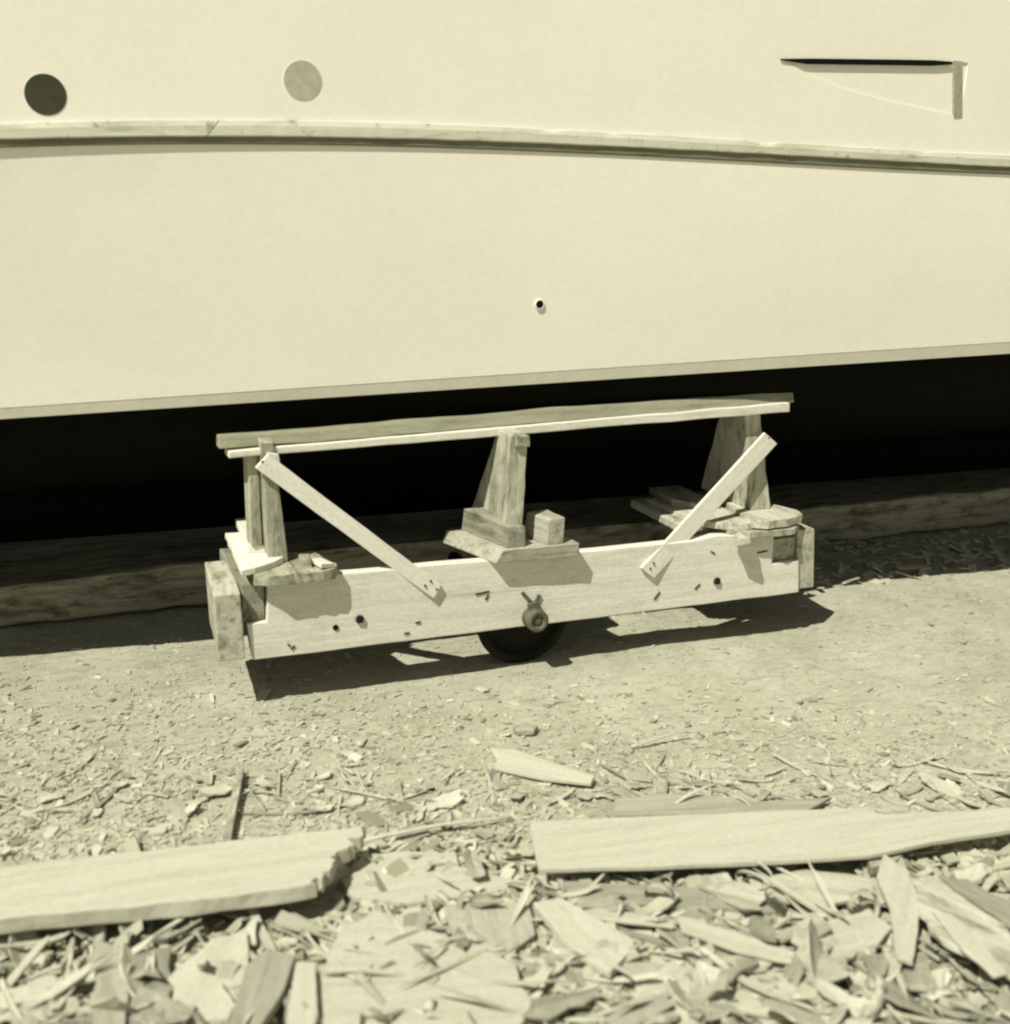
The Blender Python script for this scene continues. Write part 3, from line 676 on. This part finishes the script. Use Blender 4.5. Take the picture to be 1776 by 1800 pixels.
spl_m = [chip_mesh('splinter', rng, rng.uniform(.05, .15), rng.uniform(.003, .009), rng.uniform(.0015, .004)) for _ in range(30)]
shav_m = [shaving_mesh('shaving', rng) for _ in range(14)]
for me in chips_m + spl_m + shav_m: me.materials.append(M_chip if rng.random() < .6 else M_plank)
LAND = [(o, t) for nm, t in (('thick_plank', 'the thick pale plank'), ('sawn_plank', 'the long sawn plank'), ('stake', 'the thin stake'), ('shingle', 'the wedge shingle'), ('short_board', 'the short split board'), ('broad_offcut', 'the broad flat offcut'), ('square_ended_board', 'the clean cut diagonal board'), ('bark_slab', 'the large bark slab'), ('bark_slab.001', 'the narrow pale slab'), ('scrap_board', 'the narrow scrap board'), ('split_offcut', 'the angular split offcut'), ('batten_end', 'the short batten end'), ('dark_wedge', 'the grey wedge'), ('flat_scrap.001', 'the wide thin scrap'), ('long_sliver.002', 'the raised pale sliver')) for o in [bpy.data.objects.get(nm)] if o]
def landmark(x, y):
    best = None
    for o, t in LAND:
        M_ = o.matrix_basis
        d = min(((M_ @ v.co).x - x) ** 2 + ((M_ @ v.co).y - y) ** 2 for v in list(o.data.vertices)[::4])
        if best is None or d < best[0]: best = (d, t)
    return best[1]
def scatter(name, meshes, n, label, cat, group, region, zr, tilt, rng, sc=(0.7, 1.25), bias=None):
    k = 0
    while k < n:
        px = rng.uniform(region[0], region[2]); py = region[1] + (region[3] - region[1]) * rng.random() ** .8
        g = onZ(px, py, 0)
        if 932 < px < 1800 and 1420 < py < 1528 and rng.random() < .93: continue
        if -80 < px < 660 and 1440 < py < 1665: continue
        if 930 < px < 1560 and 1520 < py < 1560 and rng.random() < .8: continue
        s = rng.uniform(*sc); z = ground_h(g.x, g.y) + rng.uniform(*zr)
        o = bpy.data.objects.new(name, rng.choice(meshes)); COL.objects.link(o)
        o.location = (g.x, g.y, z + 0.003); o.scale = (s, s, s)
        o.rotation_euler = (rng.gauss(0, tilt), rng.gauss(0, tilt), rng.uniform(0, 6.28))
        tag(o, ('large ' if s > (sc[0] + sc[1]) / 2 else 'small ') + label + ' beside ' + landmark(g.x, g.y), cat, group); k += 1
FG = (-60, 1535, 1850, 1850)
scatter('wood_chip', chips_m, 215, 'pale wood chip in the litter', 'wood chip', 'chips in the foreground litter', FG, (.004, .055), .38, rng, (.8, 1.5))
scatter('splinter', spl_m, 190, 'thin splinter in the litter', 'splinter', 'splinters in the foreground litter', FG, (.012, .06), .16, rng, (.7, 1.3))
scatter('shaving', shav_m, 34, 'curled shaving in the litter', 'shaving', 'shavings in the foreground litter', FG, (.0, .03), .6, rng, (.7, 1.3))
scatter('wood_chip', chips_m, 70, 'wood chip on the sawdust', 'wood chip', 'chips behind the planks', (-40, 1370, 1820, 1500), (.002, .012), .16, rng, (.45, .95))
scatter('splinter', spl_m, 90, 'splinter on the sawdust', 'splinter', 'splinters behind the planks', (-40, 1330, 1820, 1500), (.002, .012), .06, rng, (.4, .9))
# ring-shaped shaving hanging by the sawn plank's edge
def ribbon(name, pts, w, label):
    vs = []; fs = []; o0 = Vector(pts[0])
    for i, p in enumerate(pts):
        p = Vector(p) - o0
        for dz in (0, w): 
            for t in (0, .0015): vs.append(p + Vector((t, t, dz)))
    for i in range(len(pts) - 1):
        a = i * 4; b = a + 4; fs += [(a, b, b + 2, a + 2), (a + 1, a + 3, b + 3, b + 1), (a, a + 1, b + 1, b), (a + 2, b + 2, b + 3, a + 3)]
    o = link(name, mesh(name, vs, fs, True), M_plank); o.location = o0; return tag(o, label, 'shaving')
c0 = onZ(1325, 1556, .05)
ribbon('curled_shaving', [(c0.x + .042 * math.cos(a) * (1 - .02 * a), c0.y + .05 * math.sin(a), .04 + .006 * a) for a in [i * .33 for i in range(22)]], .011, 'looped curl of shaving against the front edge of the sawn plank')

# ------------------------------------------------------------------ fine litter nobody could count
def litter(name, n, sampler, size, label, zoff, tilt, seed):
    r = np.random.default_rng(seed); V = []; Fs = []; base = 0
    for _ in range(n):
        g = sampler(r)
        if g is None: continue
        L = r.uniform(*size) * (1 + r.exponential(.5)); Wd = L * r.uniform(.15, .7); th = min(.004, L * .15)
        a = r.uniform(0, 6.283); tx, ty = r.normal(0, tilt), r.normal(0, tilt); ca, sa = math.cos(a), math.sin(a)
        z0 = ground_h(g[0], g[1]) + th + r.uniform(*zoff); q = []
        for s in (1, -1):
            for u, v in ((-L, -Wd * r.uniform(.4, 1)), (L, -Wd * r.uniform(.2, 1)), (L * r.uniform(.6, 1.1), Wd), (-L * r.uniform(.6, 1.1), Wd * r.uniform(.3, 1))):
                q.append((g[0] + u * ca - v * sa, g[1] + u * sa + v * ca, z0 + s * th + tx * u + ty * v))
        V += q; b = base
        Fs += [(b, b + 1, b + 2, b + 3), (b + 7, b + 6, b + 5, b + 4), (b, b + 4, b + 5, b + 1), (b + 1, b + 5, b + 6, b + 2), (b + 2, b + 6, b + 7, b + 3), (b + 3, b + 7, b + 4, b)]
        base += 8
    o = link(name, mesh(name, V, Fs), M_small); return tag(o, label, kind='stuff')
def near_s(r):
    px, py = r.uniform(-80, 1870), 1500 + 340 * r.random()
    if (px < 620 and py < 1672 - px * .06 and r.random() < .9) or (930 < px < 1560 and py < 1562 and r.random() < .8): return None
    p = onZ(px, py, 0); return p.x, p.y
def mid_s(r):
    py = 1180 + 330 * r.random() ** .55; px = r.uniform(-80, 1870)
    if r.random() > .35 + .65 * (0.5 + noise.noise(Vector((px * .006, py * .012, 3.1)))) * 1.3: return None
    p = onZ(px, py, 0); return p.x, p.y
def shade_s(r):
    return r.uniform(1.15, 4.0), r.uniform(.42, .98)
def far_s(r):
    return r.uniform(-2.4, 4.4), r.uniform(-.4, 1.0)
litter('wood_litter', 9000, near_s, (.006, .020), 'dense pale wood litter heaped in front of the planks', (0, .022), .35, 1)
litter('shade_litter', 420, shade_s, (.010, .028), 'scattered chips lying in the hull shade behind the cradle', (0, .004), .25, 8)
litter('sawdust_chips', 12000, mid_s, (.003, .008), 'small chips and sawdust strewn over the open ground', (0, .002), .14, 2)
litter('sawdust_flecks', 4500, far_s, (.002, .006), 'flecks of chips strewn round and under the cradle', (0, .001), .08, 3)
